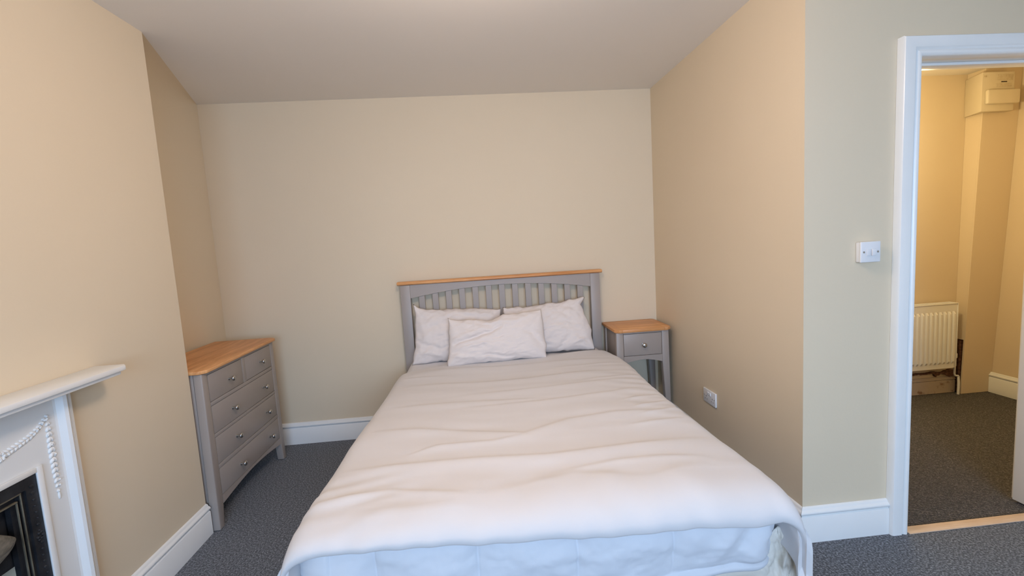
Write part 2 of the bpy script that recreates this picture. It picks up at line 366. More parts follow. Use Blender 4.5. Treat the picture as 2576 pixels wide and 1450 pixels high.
box(b, IX-.28, IX-.085, CY-.17, CY+.17, .045, .055)
for yy in (CY-.16, CY+.16): box(b, IX-.12, IX-.10, yy-.01, yy+.01, .002, .05)
obj('grate', b, 'black_iron', fp)

# ------------------------------------------------------------------ furniture helpers
KN = [(.0105, 0), (.0105, .002), (.0055, .004), (.0050, .012), (.0065, .016), (.0135, .020), (.0150, .024), (.0145, .028), (.0115, .031), (.006, .0325), (.0005, .033)]
def leg_yz(bm, x0, x1, pts, bev=.004): prism(bm, pts, 'x', x0, x1, bev, 3)

# chest of drawers (front faces +x)
cx = -1.413; cb = -1.800; y0, y1 = -1.047, -.232; zt = .842
ch = thing('chest_of_drawers', 'grey painted five-drawer chest with oak top beside the chimney breast', 'chest of drawers', ((cx+cb)/2, (y0+y1)/2, 0))
b = B()
xt0, xt1, yt0, yt1, c = cb-.004, cx+.022, y0-.012, y1+.022, .030
prism(b, [(xt0, yt0), (xt1-c, yt0), (xt1, yt0+c), (xt1, yt1-c), (xt1-c, yt1), (xt0, yt1)], 'z', zt+.0005, zt+.0195, .005, 3)
obj('top', b, 'oak_y', ch)
for s, (ya, yb) in ((-1, (y0, -.998)), (1, (y1, -.277))):
    out0 = ya-.0; outb = ya+s*.010
    inb = yb+(-.018 if s < 0 else .018)
    for xa, xb_ in ((cx-.045, cx), (cb, cb+.045)):
        b = B()
        pts = [(out0, zt), (outb, .0015), (inb, .0015), (yb, .127), (yb, zt)]
        leg_yz(b, xa, xb_, pts, .006); obj('leg', b, 'grey', ch)
    b = B(); yo = ya+(.002 if s < 0 else -.002)
    box(b, cb+.0455, cx-.0455, min(yo, yo-s*.014), max(yo, yo-s*.014), .125, zt-.0005, .001); obj('side_panel', b, 'grey', ch)
rails = [(.8265, zt-.0005), (.6575, .6775), (.4875, .5045), (.3145, .3370)]
for z0, z1 in rails:
    b = B(); box(b, cx-.022, cx-.0005, -.9975, -.2775, z0, z1, .0008); obj('rail', b, 'grey', ch)
b = B(); box(b, cx-.022, cx-.0005, -.6515, -.6205, .678, .826, .0008)
obj('divider', b, 'grey', ch)
b = B()  # arched apron
pts = [(-.9975, .168), (-.2775, .168)]+[(-.2775-.72*i/24, .1225+.030*math.sin(math.pi*i/24)) for i in range(25)]
prism(b, pts, 'x', cx-.022, cx-.0005); obj('apron', b, 'grey', ch)
b = B(); box(b, cb+.001, cb+.006, -.99, -.29, .13, zt-.001); obj('back_panel', b, 'grey', ch); obj('bottom_panel', bx(cb+.05, cx-.03, -.99, -.29, .150, .160), 'grey', ch)
def drawer(parent, ya, yb, z0, z1, knobs):
    b = B(); g = .0022
    box(b, cx-.020, cx-.0016, ya+g, yb-g, z0+g, z1-g, .0015)
    box(b, cx-.33, cx-.0205, ya+.012, yb-.012, z0+.012, z1-.012)
    d = obj('drawer', b, 'grey', parent)
    for k in knobs:
        b = B(); lathe(b, KN, (cx-.0016, k, (z0+z1)/2-.004), (1, 0, 0)); kk = obj('knob', b, 'nickel', d, ang=50)
    return d
drawer(ch, -.9975, -.652, .678, .826, [-.800+.0]); drawer(ch, -.620, -.2775, .678, .826, [-.430])
drawer(ch, -.9975, -.2775, .505, .657, [-.800, -.425]); drawer(ch, -.9975, -.2775, .3375, .487, [-.795, -.423]); drawer(ch, -.9975, -.2775, .1685, .314, [-.788, -.413])

# bedside table (front faces -y)
nx0, nx1, nyf, nyb, nz = .966, 1.346, -.342, -.030, .738
ns = thing('bedside_table', 'small grey one-drawer bedside table with oak top in the corner', 'bedside table', ((nx0+nx1)/2, (nyf+nyb)/2, 0))
b = B(); c = .030
X0, X1, Y0, Y1 = nx0-.012, nx1+.018, nyf-.020, nyb+.020
def clip(xa, xb, l, r):
    p = []
    p += [(xa, Y0+c), (xa+c, Y0)] if l else [(xa, Y0)]
    p += [(xb-c, Y0), (xb, Y0+c)] if r else [(xb, Y0)]
    p += [(xb, Y1-c*.7), (xb-c*.7, Y1)] if r else [(xb, Y1)]
    p += [(xa+c*.4, Y1), (xa, Y1-c*.4)] if l else [(xa, Y1)]
    return p
prism(b, clip(X0, X0+.052, True, False), 'z', nz+.0005, nz+.0195, .0012, 2)
prism(b, clip(X0+.0525, X1-.0525, False, False), 'z', nz+.0005, nz+.0195, .0012, 2)
prism(b, clip(X1-.052, X1, False, True), 'z', nz+.0005, nz+.0195, .0012, 2)
prism(b, [(X0+.006, Y0+.03), (X0+.034, Y0+.004), (X1-.034, Y0+.004), (X1-.004, Y0+.03), (X1-.004, Y1-.02), (X0+.006, Y1-.02)], 'z', nz-.0035, nz+.0004, .001)
obj('top', b, 'oak_x', ns)
for s in (-1, 1):
    for yf in (nyf, nyb-.042):
        b = B(); xo = nx0 if s < 0 else nx1; xi = xo-s*.050
        prism(b, [(xo, nz-.004), (xo+s*.008, .0015), (xo-s*.020, .0015), (xi, .515), (xi, nz-.004)], 'y', yf, yf+.042, .004, 2)
        obj('leg', b, 'grey', ns)
    b = B(); xo = nx0+.008 if s < 0 else nx1-.008
    box(b, min(xo, xo-s*.014), max(xo, xo-s*.014), nyf+.0425, nyb-.0425, .50, nz-.0045, .001); obj('side_panel', b, 'grey', ns)
b = B(); box(b, nx0+.051, nx1-.051, nyf+.001, nyf+.02, .722, nz-.0045, .0005); obj('rail', b, 'grey', ns); b = B()
pts = [(nx0+.0505, .561), (nx1-.0505, .561)]+[(nx1-.0505-(nx1-nx0-.101)*i/20, .508+.024*math.sin(math.pi*i/20)) for i in range(21)]
prism(b, pts, 'y', nyf+.001, nyf+.02); obj('apron', b, 'grey', ns); b = B(); box(b, nx0+.051, nx1-.051, nyb-.012, nyb-.004, .50, nz-.0045)
obj('back_panel', b, 'grey', ns)
b = B(); box(b, nx0+.0525, nx1-.0525, nyf+.0022, nyf+.02, .5635, .7195, .0015); box(b, nx0+.06, nx1-.06, nyf+.0205, nyb-.03, .57, .70)
d = obj('drawer', b, 'grey', ns)
b = B(); lathe(b, [(r*1.12, h) for r, h in KN], (1.162, nyf+.0022, .638), (0, -1, 0)); obj('knob', b, 'nickel', d, ang=50)

# ------------------------------------------------------------------ bed
bed = thing('bed', 'double bed with grey slatted headboard and oak cap rail against the back wall', 'bed', (.19, -1.05, 0))
HX0, HX1 = -.549, .934
for xa, xb in ((HX0, HX0+.072), (HX1-.072, HX1)):
    b = B(); box(b, xa, xb, -.082, -.034, .0015, 1.150, .003); obj('headboard_post', b, 'grey', bed)
b = B(); prism(b, [(-.098, 1.1575), (-.094, 1.171), (-.086, 1.176), (-.030, 1.176), (-.024, 1.171), (-.022, 1.1575), (-.034, 1.1505), (-.084, 1.1505)], 'x', HX0-.018, HX1+.018, .003, 2)
obj('cap_rail', b, 'oak_x', bed)
hx0, hx1 = HX0+.0725, HX1-.0725; hm = (hx0+hx1)/2; hw = (hx1-hx0)/2
def az(x): return 1.052+.060*(1-((x-hm)/hw)**2)
b = B(); prism(b, [(hx0, 1.150), (hx1, 1.150)]+[(hx1-2*hw*i/40, az(hx1-2*hw*i/40)) for i in range(41)], 'y', -.078, -.044)
obj('top_rail', b, 'grey', bed)
b = B(); box(b, hx0, hx1, -.076, -.046, .36, .46, .002); obj('bottom_rail', b, 'grey', bed)
for i in range(13):
    x = -.397+.0984*i
    b = B(); prism(b, [(x-.0215, .461), (x+.0215, .461), (x+.0215, az(x+.0215)-.0005), (x-.0215, az(x-.0215)-.0005)], 'y', -.072, -.050, .0015, 1)
    obj('slat', b, 'grey', bed)
MX0, MX1, MY0, MY1 = -.483, .867, -2.02, -.10
for xa in (MX0-.045, MX1+.015): b = B(); box(b, xa, xa+.03, MY0-.0, -.083, .22, .36, .003); obj('side_rail', b, 'grey', bed)
b = B(); box(b, MX0-.045, MX1+.045, MY0-.032, MY0-.002, .22, .36, .003); obj('foot_rail', b, 'grey', bed)
for xa in (MX0-.045, MX1-.01):
    b = B(); box(b, xa, xa+.055, MY0-.03, MY0+.025, .0015, .2195, .004); obj('leg', b, 'grey', bed)
b = B()
box(b, MX0-.012, MX1+.012, MY0+.002, MY1+.015, .295, .31, .002)
obj('bed_base', b, 'bare_wood', bed)
tag(obj('mattress', bx(MX0+.012, MX1-.012, MY0+.012, MY1-.004, .312, .572, .035, 4), 'sheet'), 'double mattress hidden under the white bedding on the grey bed', 'mattress')

# sheet wrapped over the mattress
def rounded_shell(x0, x1, y0, y1, z0, z1, r, amp, seed, nx=60, ny=90):
    t = B(); R = []
    def path(n, a0, a1):  # returns list of (pos, drop) across
        L_ = []
        for k in range(5): L_.append((a0, r+(z1-z0-r)*(1-k/5)))
        for k in range(7): th = k/6*math.pi/2; L_.append((a0+r*(1-math.cos(th)), r*(1-math.sin(th))))
        for k in range(1, n): L_.append((a0+r+(a1-a0-2*r)*k/n, 0))
        for k in range(7): th = math.pi/2*(1-k/6); L_.append((a1-r*(1-math.cos(th)), r*(1-math.sin(th))))
        for k in range(1, 6): L_.append((a1, r+(z1-z0-r)*k/5))
        return L_
    for x, dx in path(nx, x0, x1):
        row = []
        for y, dy in path(ny, y0, y1):
            z = z1-max(dx, dy); n = noise.fractal(Vector((x*6+seed, y*6, z*3)), .8, 2, 3)*amp
            row.append(t.verts.new((x, y, z+n*(.3 if dx+dy > 0 else 1))))
        R.append(row)
    for i in range(len(R)-1):
        for j in range(len(R[0])-1): t.faces.new((R[i][j], R[i+1][j], R[i+1][j+1], R[i][j+1]))
    bmesh.ops.recalc_face_normals(t, faces=t.faces[:]); return t
sh = obj('fitted_sheet', rounded_shell(MX0-.030, MX1+.030, MY0+.002, MY1+.008, .38, .598, .055, .006, 3), 'sheet', ang=80)
tag(sh, 'white sheet showing between the pillows and the top edge of the duvet', 'sheet')

# quilt hanging at the foot with stitched seams
def lerp_list(L_, x):
    if x <= L_[0][0]: return L_[0][1]
    for (a, b_), (c_, d_) in zip(L_, L_[1:]):
        if x <= c_: return b_+(d_-b_)*(x-a)/(c_-a)
    return L_[-1][1]
t = B(); QX0, QX1, QY = -.562, .938, -2.105; rr = .085
path = []
def addp(p, n, x): path.append((Vector(p), Vector(n).normalized(), x))
for i in range(60): y = -1.7+(QY+rr+1.7)*i/60; addp((QX0, y, 0), (-1, 0, 0), -.60-(y-QY))
for i in range(13): th = i/12*math.pi/2; addp((QX0+rr-rr*math.cos(th), QY+rr-rr*math.sin(th), 0), (-math.cos(th), -math.sin(th), 0), QX0+rr*.3*i/12)
for i in range(1, 420): x = QX0+rr+(QX1-QX0-2*rr)*i/420; addp((x, QY, 0), (0, -1, 0), x)
for i in range(13): th = i/12*math.pi/2; addp((QX1-rr+rr*math.sin(th), QY+rr-rr*math.cos(th), 0), (math.sin(th), -math.cos(th), 0), QX1-rr+rr*i/12)
for i in range(1, 50): y = QY+rr+(-1.95-QY-rr)*i/50; addp((QX1, y, 0), (1, 0, 0), QX1+(y-QY))
R = []
for p, n, x in path:
    row = []; sx = (x+.345)/.3085; ph = sx-math.floor(sx); seamd = min(ph, 1-ph)*.3085
    puff = .020*(1-math.exp(-(seamd/.035)**1.2))-.003*math.exp(-(seamd/.004)**2)
    zb = lerp_list([(-1.5, .25), (-.4, .26), (.5, .275), (.75, .295), (1.0, .29)], x)
    for k in range(41):
        f = k/40
        if f < .8:
            g = f/.8; z = .575-(.575-zb-.03)*g
            off = puff*math.sin(math.pi*min(1, .15+g*.9))**.5 + .012*math.sin(math.pi*g)
            cr = noise.fractal(Vector((x*5.5+z*5, z*11-x*3, 1.3)), .9, 2, 4)
            cr2 = noise.noise(Vector((x*14+z*9, z*20, 9)))
            off += .010*cr+.004*cr2*math.exp(-seamd/.05)
            # gathered folds near the right corner
            gx = max(0, (x-.62)/.3); off += .014*gx*math.sin(x*48+z*9+2*math.sin(z*22))*math.sin(math.pi*g)**.5
            off -= .045*max(0, g-.9)*1.0
        else:
            g = (f-.8)/.2; th = g*math.pi; z = zb+.030-.030*math.sin(th)*1.0; off = .010+.018*noise.noise(Vector((x*7, 2, 0)))*.5-.0045-.030*(1-math.cos(th))
        row.append(t.verts.new(p+n*off+Vector((0, 0, z))))
    R.append(row)
for i in range(len(R)-1):
    for j in range(40): t.faces.new((R[i][j], R[i+1][j], R[i+1][j+1], R[i][j+1]))
bmesh.ops.recalc_face_normals(t, faces=t.faces[:])
q = obj('quilt', t, 'quilt', ang=180); tag(q, 'bluish white quilt with vertical stitched seams hanging below the duvet at the bed foot', 'quilt')
md = q.modifiers.new('t', 'SOLIDIFY'); md.thickness = .006; md.offset = -1

# crumpled cream sheet corner hanging at the right of the bed foot
t = B(); R = []
pc = [(.30, -2.064), (.60, -2.064), (.90, -2.070), (.955, -2.075), (.985, -2.095), (1.006, -2.095), (1.014, -2.06), (.99, -2.02), (.95, -2.0)]
NP = 130
for i in range(NP+1):
    s = i/NP*(len(pc)-1); k = min(int(s), len(pc)-2); f = s-k
    p = Vector((pc[k][0]*(1-f)+pc[k+1][0]*f, pc[k][1]*(1-f)+pc[k+1][1]*f, 0)); d = Vector((pc[k+1][0]-pc[k][0], pc[k+1][1]-pc[k][1], 0)).normalized(); n = Vector((d.y, -d.x, 0)); row = []
    for j in range(37):
        g = j/36; z = (.36+.07*max(0, min(1, (s-1.5)/1.5)))-(.16+.09*max(0, min(1, (s-1.5)/1.5)))*g
        off = .017*(.25+.75*max(0, min(1, (s-2)/1)))*noise.fractal(Vector((s*1.5+g*2.2, g*4-s*.6, 4)), .9, 2, 2)+.008*abs(noise.noise(Vector((s*3-g*4, g*6, 8))))
        row.append(t.verts.new(p+n*off+Vector((0, 0, z+.012*noise.noise(Vector((s*2, 0, 0)))))))
    R.append(row)
for i in range(NP):
    for j in range(36): t.faces.new((R[i][j], R[i+1][j], R[i+1][j+1], R[i][j+1]))
bmesh.ops.recalc_face_normals(t, faces=t.faces[:])
k_ = obj('bed_skirt', t, 'skirt', ang=180); tag(k_, 'crumpled cream cotton skirt hanging at the right corner of the bed foot', 'bed skirt')
md = k_.modifiers.new('t', 'SOLIDIFY'); md.thickness = .004; md.offset = -1

# duvet: creases measured on its top, each (points, height, width)
CR = [([(-.522, -1.771), (-.255, -1.791), (-.011, -1.797), (.232, -1.821), (.577, -1.791), (.85, -1.77)], .010, .030),
      ([(-.449, -1.142), (-.003, -1.173), (.3, -1.20)], .007, .035), ([(-.5, -1.43), (-.297, -1.463), (.173, -1.612), (.383, -1.495), (.592, -1.465), (.893, -1.482)], .010, .035),
      ([(-.307, -1.71), (-.186, -1.65), (.035, -1.656), (.172, -1.623)], .007, .020), ([(-.55, -1.968), (-.307, -1.947), (-.085, -2.015)], .008, .018),
      ([(-.485, -2.064), (-.289, -2.052), (-.015, -2.078)], .008, .020), ([(.0, -2.03), (.30, -1.97), (.55, -2.03), (.75, -1.98)], .010, .05),
      ([(.252, -1.939), (.458, -1.9), (.619, -1.899), (.776, -1.914)], .006, .016), ([(-.344, -.50), (.061, -.56), (.46, -.55), (.866, -.53)], .010, .05),
      ([(-.406, -.796), (-.019, -.855), (.261, -.862), (.554, -.822), (.886, -.816)], .010, .045), ([(-.1, -1.062), (.372, -1.047), (.903, -.971)], .007, .035),
      ([(-.1, -1.25), (.284, -1.24), (.669, -1.19), (.92, -1.12)], .007, .030), ([(.712, -1.407), (.917, -1.341)], .009, .014), ([(.70, -1.30), (.93, -1.24)], .008, .014),
      ([(.72, -1.50), (.92, -1.43)], .007, .012), ([(.62, -1.60), (.90, -1.56)], .006, .014), ([(.45, -.68), (.93, -.62)], .005, .02), ([(-.5, -.62), (-.2, -.66)], .005, .02), ([(.6, -.95), (.93, -.90)], .006, .018)]
def seg_d(px, py, a, b_):
    vx, vy = b_[0]-a[0], b_[1]-a[1]; l = vx*vx+vy*vy; s = max(0, min(1, ((px-a[0])*vx+(py-a[1])*vy)/l))
    dx, dy = px-(a[0]+vx*s), py-(a[1]+vy*s); return math.hypot(dx, dy), dy, s
def duvet_h(x, y):
    h = .008*noise.noise(Vector((x*1.3+5, y*3.2, 0)))+.0035*noise.noise(Vector((x*2.6+y*.8, y*8.5, 3)))+0.0008*noise.noise(Vector((x*7, y*19, 6)))
    for pts, amp, w in CR:
        best = (9, 0); n = len(pts)-1
        for i in range(n):
            d, dy, s = seg_d(x, y, pts[i], pts[i+1])
            if d < best[0]: best = (d, dy, (i+s)/n)
        d = best[0]
        if d < w*4:
            fade = min(1, 4*best[2]+.25)*min(1, 4*(1-best[2])+.25); sd = d if best[1] > 0 else -d
            # soft ridge that is steeper on the side of the bed head
            h += .62*amp*fade*math.exp(-(max(0, sd)/(w*.55))**2 if sd > 0 else -(sd/(w*1.5))**2)
    if y < -1.85: h += .011*min(1, (-1.85-y)/.15)*noise.noise(Vector((x*4.2, y*5, 11)))+.004*min(1, (-1.85-y)/.15)*noise.noise(Vector((x*11, y*9, 12)))
    # gathered pulls along the right edge
    if x > .62 and -1.75 < y < -.7:
        e = (x-.62)/.3; h += .0022*min(1, e)*math.sin((y+.25*x)*62+3*noise.noise(Vector((x*4, y*3, 2))))*min(1, (y+1.75)/.3)*min(1, (-.7-y)/.3)
    if x < -.2 and y < -1.75: h += .002*math.sin((y-.30*x)*75+3*noise.noise(Vector((x*4, y*3, 5))))*min(1, (-.2-x)/.2)*min(1, (-1.75-y)/.15)
    return h
XLs = [(-2.2, -.612), (-1.75, -.603), (-1.25, -.588), (-.9, -.566), (-.5, -.560), (-.2, -.555)]
XRs = [(-2.22, .985), (-2.1, .985), (-1.95, .975), (-1.7, .965), (-1.45, .955), (-1.0, .965), (-.6, .990), (-.45, .985), (-.2, .93)]
YT = [(-.62, -.45), (-.514, -.426), (-.249, -.350), (.114, -.358), (.492, -.330), (.70, -.27), (.83, -.24), (.95, -.26)]
YF = [(-.62, -2.150), (-.3, -2.158), (0, -2.165), (.3, -2.170), (.6, -2.170), (.9, -2.170)]
ZF = [(-.62, .548), (-.45, .562), (-.27, .552), (.09, .536), (.33, .526), (.59, .519), (.8, .514), (.95, .522)]
t = B(); R = []; Rd = .085; NF = 150; MF = 190
us = [('l', k/6) for k in range(6)]+[('la', k/8) for k in range(8)]+[('f', k/NF) for k in range(NF+1)]+[('ra', k/8) for k in range(1, 9)]+[('r', k/6) for k in range(1, 7)]
vs = [('t', k/8) for k in range(8)]+[('f', k/MF) for k in range(MF+1)]+[('b', k/12) for k in range(1, 13)]+[('u', k/6) for k in range(1, 7)]
ZT = .618
for kind, a in us:
    row = []
    for kv, c in vs:
        # x fraction used for the head and foot edge curves
        xf = {'l': -.6, 'la': -.58, 'ra': .93, 'r': .95}.get(kind, -.52+1.39*a)
        yt, yf, zf = lerp_list(YT, xf), lerp_list(YF, xf), lerp_list(ZF, xf)
        Rf = .15
        if kv == 't': th = (1-c)*math.pi*.55; y = yt-.020+.020*math.sin(th); dy = .022*(1-math.cos(th)); yy = yt
        elif kv == 'f': y = yt-.020+(yf+Rf-yt+.020)*c; dy = 0; yy = y
        elif kv == 'b':
            th = c*math.pi*.5; drop = ZT-zf; y = yf+Rf-Rf*math.sin(th)-(0 if c < .999 else -.004); dy = drop*(1-math.cos(th))**1.15; yy = yf
        if kv == 'u': ph = c*math.pi*.85; y = yf+.004+.026*(1-math.cos(ph)); dy = ZT-zf+.013*math.sin(ph); yy = yf
        xl, xr_ = lerp_list(XLs, y), lerp_list(XRs, y)
        if kind == 'f': x = xl+Rd+(xr_-xl-2*Rd)*a; dx = 0
        elif kind == 'la': th = (1-a)*math.pi/2; x = xl+Rd-Rd*math.sin(th); dx = Rd*(1-math.cos(th))
        elif kind == 'ra': th = a*math.pi/2; x = xr_-Rd+Rd*math.sin(th); dx = Rd*(1-math.cos(th))
        elif kind == 'l': x = xl+.010*(1-a)+.004*math.sin(y*17)*(1-a); dx = Rd+.20*(1-a)
        else:
            x = xr_+(.006*math.sin(y*23)-.012)*a; dx = Rd+.14*a
            if y < -2.0: x += .012*a
        edge = 0
        if kind == 'f': e = min(a, 1-a); edge = .012*(1-math.exp(-e/.08))
        h = duvet_h(x, y)
        z = ZT-.012+edge-dx-dy*(1 if kind in 'flara' else .5)+h*(1-.5*c if kv == 'b' else .5 if kv == 'u' else 1)
        if kv in 'bu':
            if kv == 'u': c = 1
            y -= .012*noise.noise(Vector((x*5, 2, 1)))+.008*noise.noise(Vector((x*15, 3, 7)))*c; z += .006*c*noise.noise(Vector((x*8, 3, 3)))
        if kind in ('l', 'r'):  # side folds
            x += .012*abs(noise.noise(Vector((y*7, z*3, 2))))*(1 if kind == 'l' else -1)
        row.append(t.verts.new((x, y, z)))
    R.append(row)
for i in range(len(R)-1):
    for j in range(len(R[0])-1): t.faces.new((R[i][j], R[i+1][j], R[i+1][j+1], R[i][j+1]))
bmesh.ops.recalc_face_normals(t, faces=t.faces[:])
if sum(f.normal.z for f in t.faces) < 0: bmesh.ops.reverse_faces(t, faces=t.faces[:])
dv = obj('duvet', t, 'sheet', ang=180); tag(dv, 'plain white duvet spread over the bed with its hem rounding over the foot', 'duvet')
md = dv.modifiers.new('t', 'SOLIDIFY'); md.thickness = .022; md.offset = -1; md.use_rim = True
md = dv.modifiers.new('b', 'BEVEL'); md.width = .009; md.segments = 3; md.limit_method = 'ANGLE'; md.angle_limit = math.radians(60)

# pillows
def pillow(label, corners, thick, nrm, seed, creases=(), top=((-1, 0), (1, 0)), side=((-1, 0), (1, 0))):
    """corners: world points of lower left, lower right, upper right, upper left of the pillow's mid plane"""
    LL, LR, UR, UL = [Vector(c_) for c_ in corners]; n = Vector(nrm).normalized(); t = B(); NU, NV = 72, 52; R = {}
    for s in (1, -1):
        for i in range(NU+1):
            for j in range(NV+1):
                if s < 0 and (i in (0, NU) or j in (0, NV)): R[s, i, j] = R[1, i, j]; continue
                u = -1+2*i/NU; v = -1+2*j/NV
                # sides pinch in between the corners
                pu = u*(1-.035*(1-v*v)*abs(u)**3); pv = v*(1-.07*(1-u*u)*abs(v)**3)
                a = (pu+1)/2; c_ = (pv+1)/2
                P_ = (LL*(1-a)+LR*a)*(1-c_)+(UL*(1-a)+UR*a)*c_
                P_.z += lerp_list(top, u)*c_**1.5 + .010*noise.noise(Vector((u*3.5+seed, v*1.5, 7)))
                P_.x += lerp_list(side, v)*a + .009*noise.noise(Vector((u*1.2+seed, v*3.5, 3)))
                T = ((1-abs(u)**3.0)*(1-abs(v)**2.6)); T = max(T, 0)**.55
                T *= 1-.25*max(0, v)  # thinner near the top
                w = noise.fractal(Vector((u*2.6+seed, v*2.2, s)), .9, 2, 4)*.13+(.06-abs(noise.noise(Vector((u*4-v*4+seed, v*5+u*2, s+4)))))*.13+noise.noise(Vector((u*11-v*6+seed, v*12, s)))*.03
                # pulls from the corners
                for cu, cv in ((1, 1), (-1, 1), (1, -1), (-1, -1)):
                    dd = math.hypot(u-cu, (v-cv)*.7); an = math.atan2(v-cv, u-cu)
                    w += .10*math.sin(an*15+seed)*math.exp(-dd/.38)
                for (a0, a1, am, wd_) in creases:
                    d_, _, q_ = seg_d(u, v, a0, a1); w += 1.35*am*math.exp(-(d_/wd_)**2)*math.sin(math.pi*min(1, .15+q_*.85))**.5
                off = thick/2*T*(1+w)*s
                edge = .006*noise.noise(Vector((u*9+seed, v*9, 1)))
                R[s, i, j] = t.verts.new(P_+n*off+Vector((0, 0, edge))+Vector((0, 0, -.012*math.sin(math.pi*c_)*T*0)))
        for i in range(NU):
            for j in range(NV): t.faces.new((R[s, i, j], R[s, i+1, j], R[s, i+1, j+1], R[s, i, j+1]))
    bmesh.ops.recalc_face_normals(t, faces=t.faces[:])
    o = obj('pillow', t, 'pillow', ang=180); tag(o, label, 'pillow', 'white pillows against the headboard'); return o
pillow('white pillow at the left of the headboard, partly behind the front pillow', [(-.478, -.240, .592), (.14, -.240, .600), (.175, -.135, .948), (-.448, -.135, .998)], .15, (0, -1, .28), 1.7,
       [((-.9, -.2), (-.3, -.55), -.16, .06), ((-.9, .1), (-.4, .4), -.10, .08), ((-.8, -.6), (-.3, -.75), .14, .05), ((-.2, .85), (.9, .7), .16, .08)],
       top=((-1, .012), (-.88, -.010), (-.5, -.006), (.1, .004), (.6, .002), (1, -.02)))
pillow('white pillow at the right of the headboard with one raised top corner', [(.205, -.240, .596), (.835, -.240, .604), (.795, -.125, .985), (.185, -.14, .945)], .15, (0, -1, .28), 5.2,
       [((.1, -.9), (.5, -.3), -.15, .07), ((.2, .9), (.8, .6), -.12, .08), ((.5, -.7), (.9, -.5), .12, .05)],
       top=((-1, .0), (-.9, .0), (-.4, -.006), (.2, -.004), (.75, -.002), (.95, .010), (1, -.004)), side=((-1, .0), (-.3, .012), (.2, .004), (.72, -.030), (.9, 0), (1, .012)))
pillow('white pillow lying in front of the other two, crossed by a long diagonal crease', [(-.228, -.405, .600), (.458, -.400, .612), (.458, -.315, .935), (-.202, -.325, .912)], .145, (0, -1, .28), 9.1,
       [((-.85, -.05), (.15, .55), -.30, .07), ((.15, .55), (.8, .95), .20, .12), ((-.85, .15), (-.3, .55), .14, .08), ((-.2, -.6), (.4, -.85), -.20, .06), ((-.95, -.5), (-.4, -.75), .16, .06), ((.7, .1), (.95, -.6), -.14, .06), ((-.7, -.25), (-.1, -.05), .10, .05), ((-.5, .95), (.3, .65), .16, .07)],
       top=((-1, .012), (-.9, .002), (-.5, -.004), (-.1, -.018), (.15, .002), (.4, .012), (1, .004)), side=((-1, -.004), (-.4, .012), (.3, .004), (1, -.008)))

# ------------------------------------------------------------------ switch and socket
sx = XR-.0006
so = thing('wall_socket', 'white double power socket on the right alcove wall above the duvet', 'socket', (sx, -.818, .398))
b = B(); box(b, sx-.0100, sx, -.891, -.745, .355, .441, .003, 3); obj('plate', b, 'white_plastic', so)
for y in (-.806, -.830): b = B(); hexa(b, [(sx-.0102, y-.008, .408), (sx-.0102, y+.008, .408), (sx-.0130, y+.008, .408), (sx-.0130, y-.008, .408), (sx-.0102, y-.008, .428), (sx-.0102, y+.008, .428), (sx-.0165, y+.008, .428), (sx-.0165, y-.008, .428)], .0008); obj('rocker', b, 'white_plastic', so)
for yc in (-.782, -.854):
    b = B(); box(b, sx-.01015, sx-.0098, yc-.002, yc+.002, .392, .400); obj('pin_hole', b, 'dark', so)
    for k in (-.011, .011): b = B(); box(b, sx-.01015, sx-.0098, yc+k-.0032, yc+k+.0032, .376, .3795); obj('pin_hole', b, 'dark', so)
for y in (-.758, -.878): b = B(); lathe(b, [(.0032, 0), (.0032, .001), (.001, .0014)], (sx-.0098, y, .398), (-1, 0, 0), 12); obj('screw', b, 'nickel', so)
sy = YR-.0006
li = thing('light_switch', 'white two-gang light switch beside the door frame', 'light switch', (1.672, sy, 1.288))
b = B(); box(b, 1.630, 1.715, sy-.020, sy, 1.246, 1.330, .003); obj('back_box', b, 'white_plastic', li)
b = B(); box(b, 1.628, 1.717, sy-.030, sy-.0205, 1.2445, 1.3315, .003, 3); obj('plate', b, 'white_plastic', li)
for i, x in enumerate((1.660, 1.683)):
    b = B(); q = .0035 if i else -.001; box(b, x-.0095, x+.0095, sy-.034-max(q, 0), sy-.0302, 1.2725, 1.3005, .0012)
    obj('rocker', b, 'white_plastic', li)
for x in (1.641, 1.704):
    b = B(); lathe(b, [(.0042, 0), (.0042, .0012), (.002, .002)], (x, sy-.0301, 1.288), (0, -1, 0), 16); obj('screw', b, 'nickel', li)

# ------------------------------------------------------------------ hall
# boxed pipework in the corner, its left side cut open near the floor
b = B()
bl, br = 3.792, HR-.001; yf0, yf1 = -.206, -.252
def bxz(z): return bl+.028*z/2.2, yf0+(yf1-yf0)*z/2.2
def fr(z): return bxz(z)
zA, zB = .002, HH-.001
f0x, f0y = bxz(zA); f1x, f1y = bxz(zB); hx_, hy_ = bxz(.44)
t = bmesh.new(); V = t.verts.new
a0, a1 = V((f0x, f0y, zA)), V((br, f0y, zA)); c1, c0 = V((HR+.074, f1y, zB)), V((f1x, f1y, zB))
a2, a3, c2, c3 = V((f0x, f0y+.012, zA)), V((br, f0y+.012, zA)), V((HR+.074, f1y+.012, zB)), V((f1x, f1y+.012, zB))
for f in ((a0, a1, c1, c0), (a2, c3, c2, a3), (a0, c0, c3, a2), (a1, a3, c2, c1), (a0, a2, a3, a1), (c0, c1, c2, c3)): t.faces.new(f)
merge(b, t)
hexa(b, [(hx_, hy_+.0125, .44), (hx_+.012, hy_+.0125, .44), (hx_+.012, HB-.001, .44), (hx_, HB-.001, .44), (f1x, f1y+.0125, zB), (f1x+.012, f1y+.0125, zB), (f1x+.012, HB-.001, zB), (f1x, HB-.001, zB)])
pb = tag(obj('pipe_boxing', b, 'wall', smooth=False), 'tall cream boxed-in pipe casing in the hall corner beside the radiator', 'pipe casing')
b = B(); box(b, 3.815, 3.90, -.190, HB-.001, .003, .438); bmesh.ops.subdivide_edges(b, edges=b.edges[:], cuts=12, use_grid_fill=True)
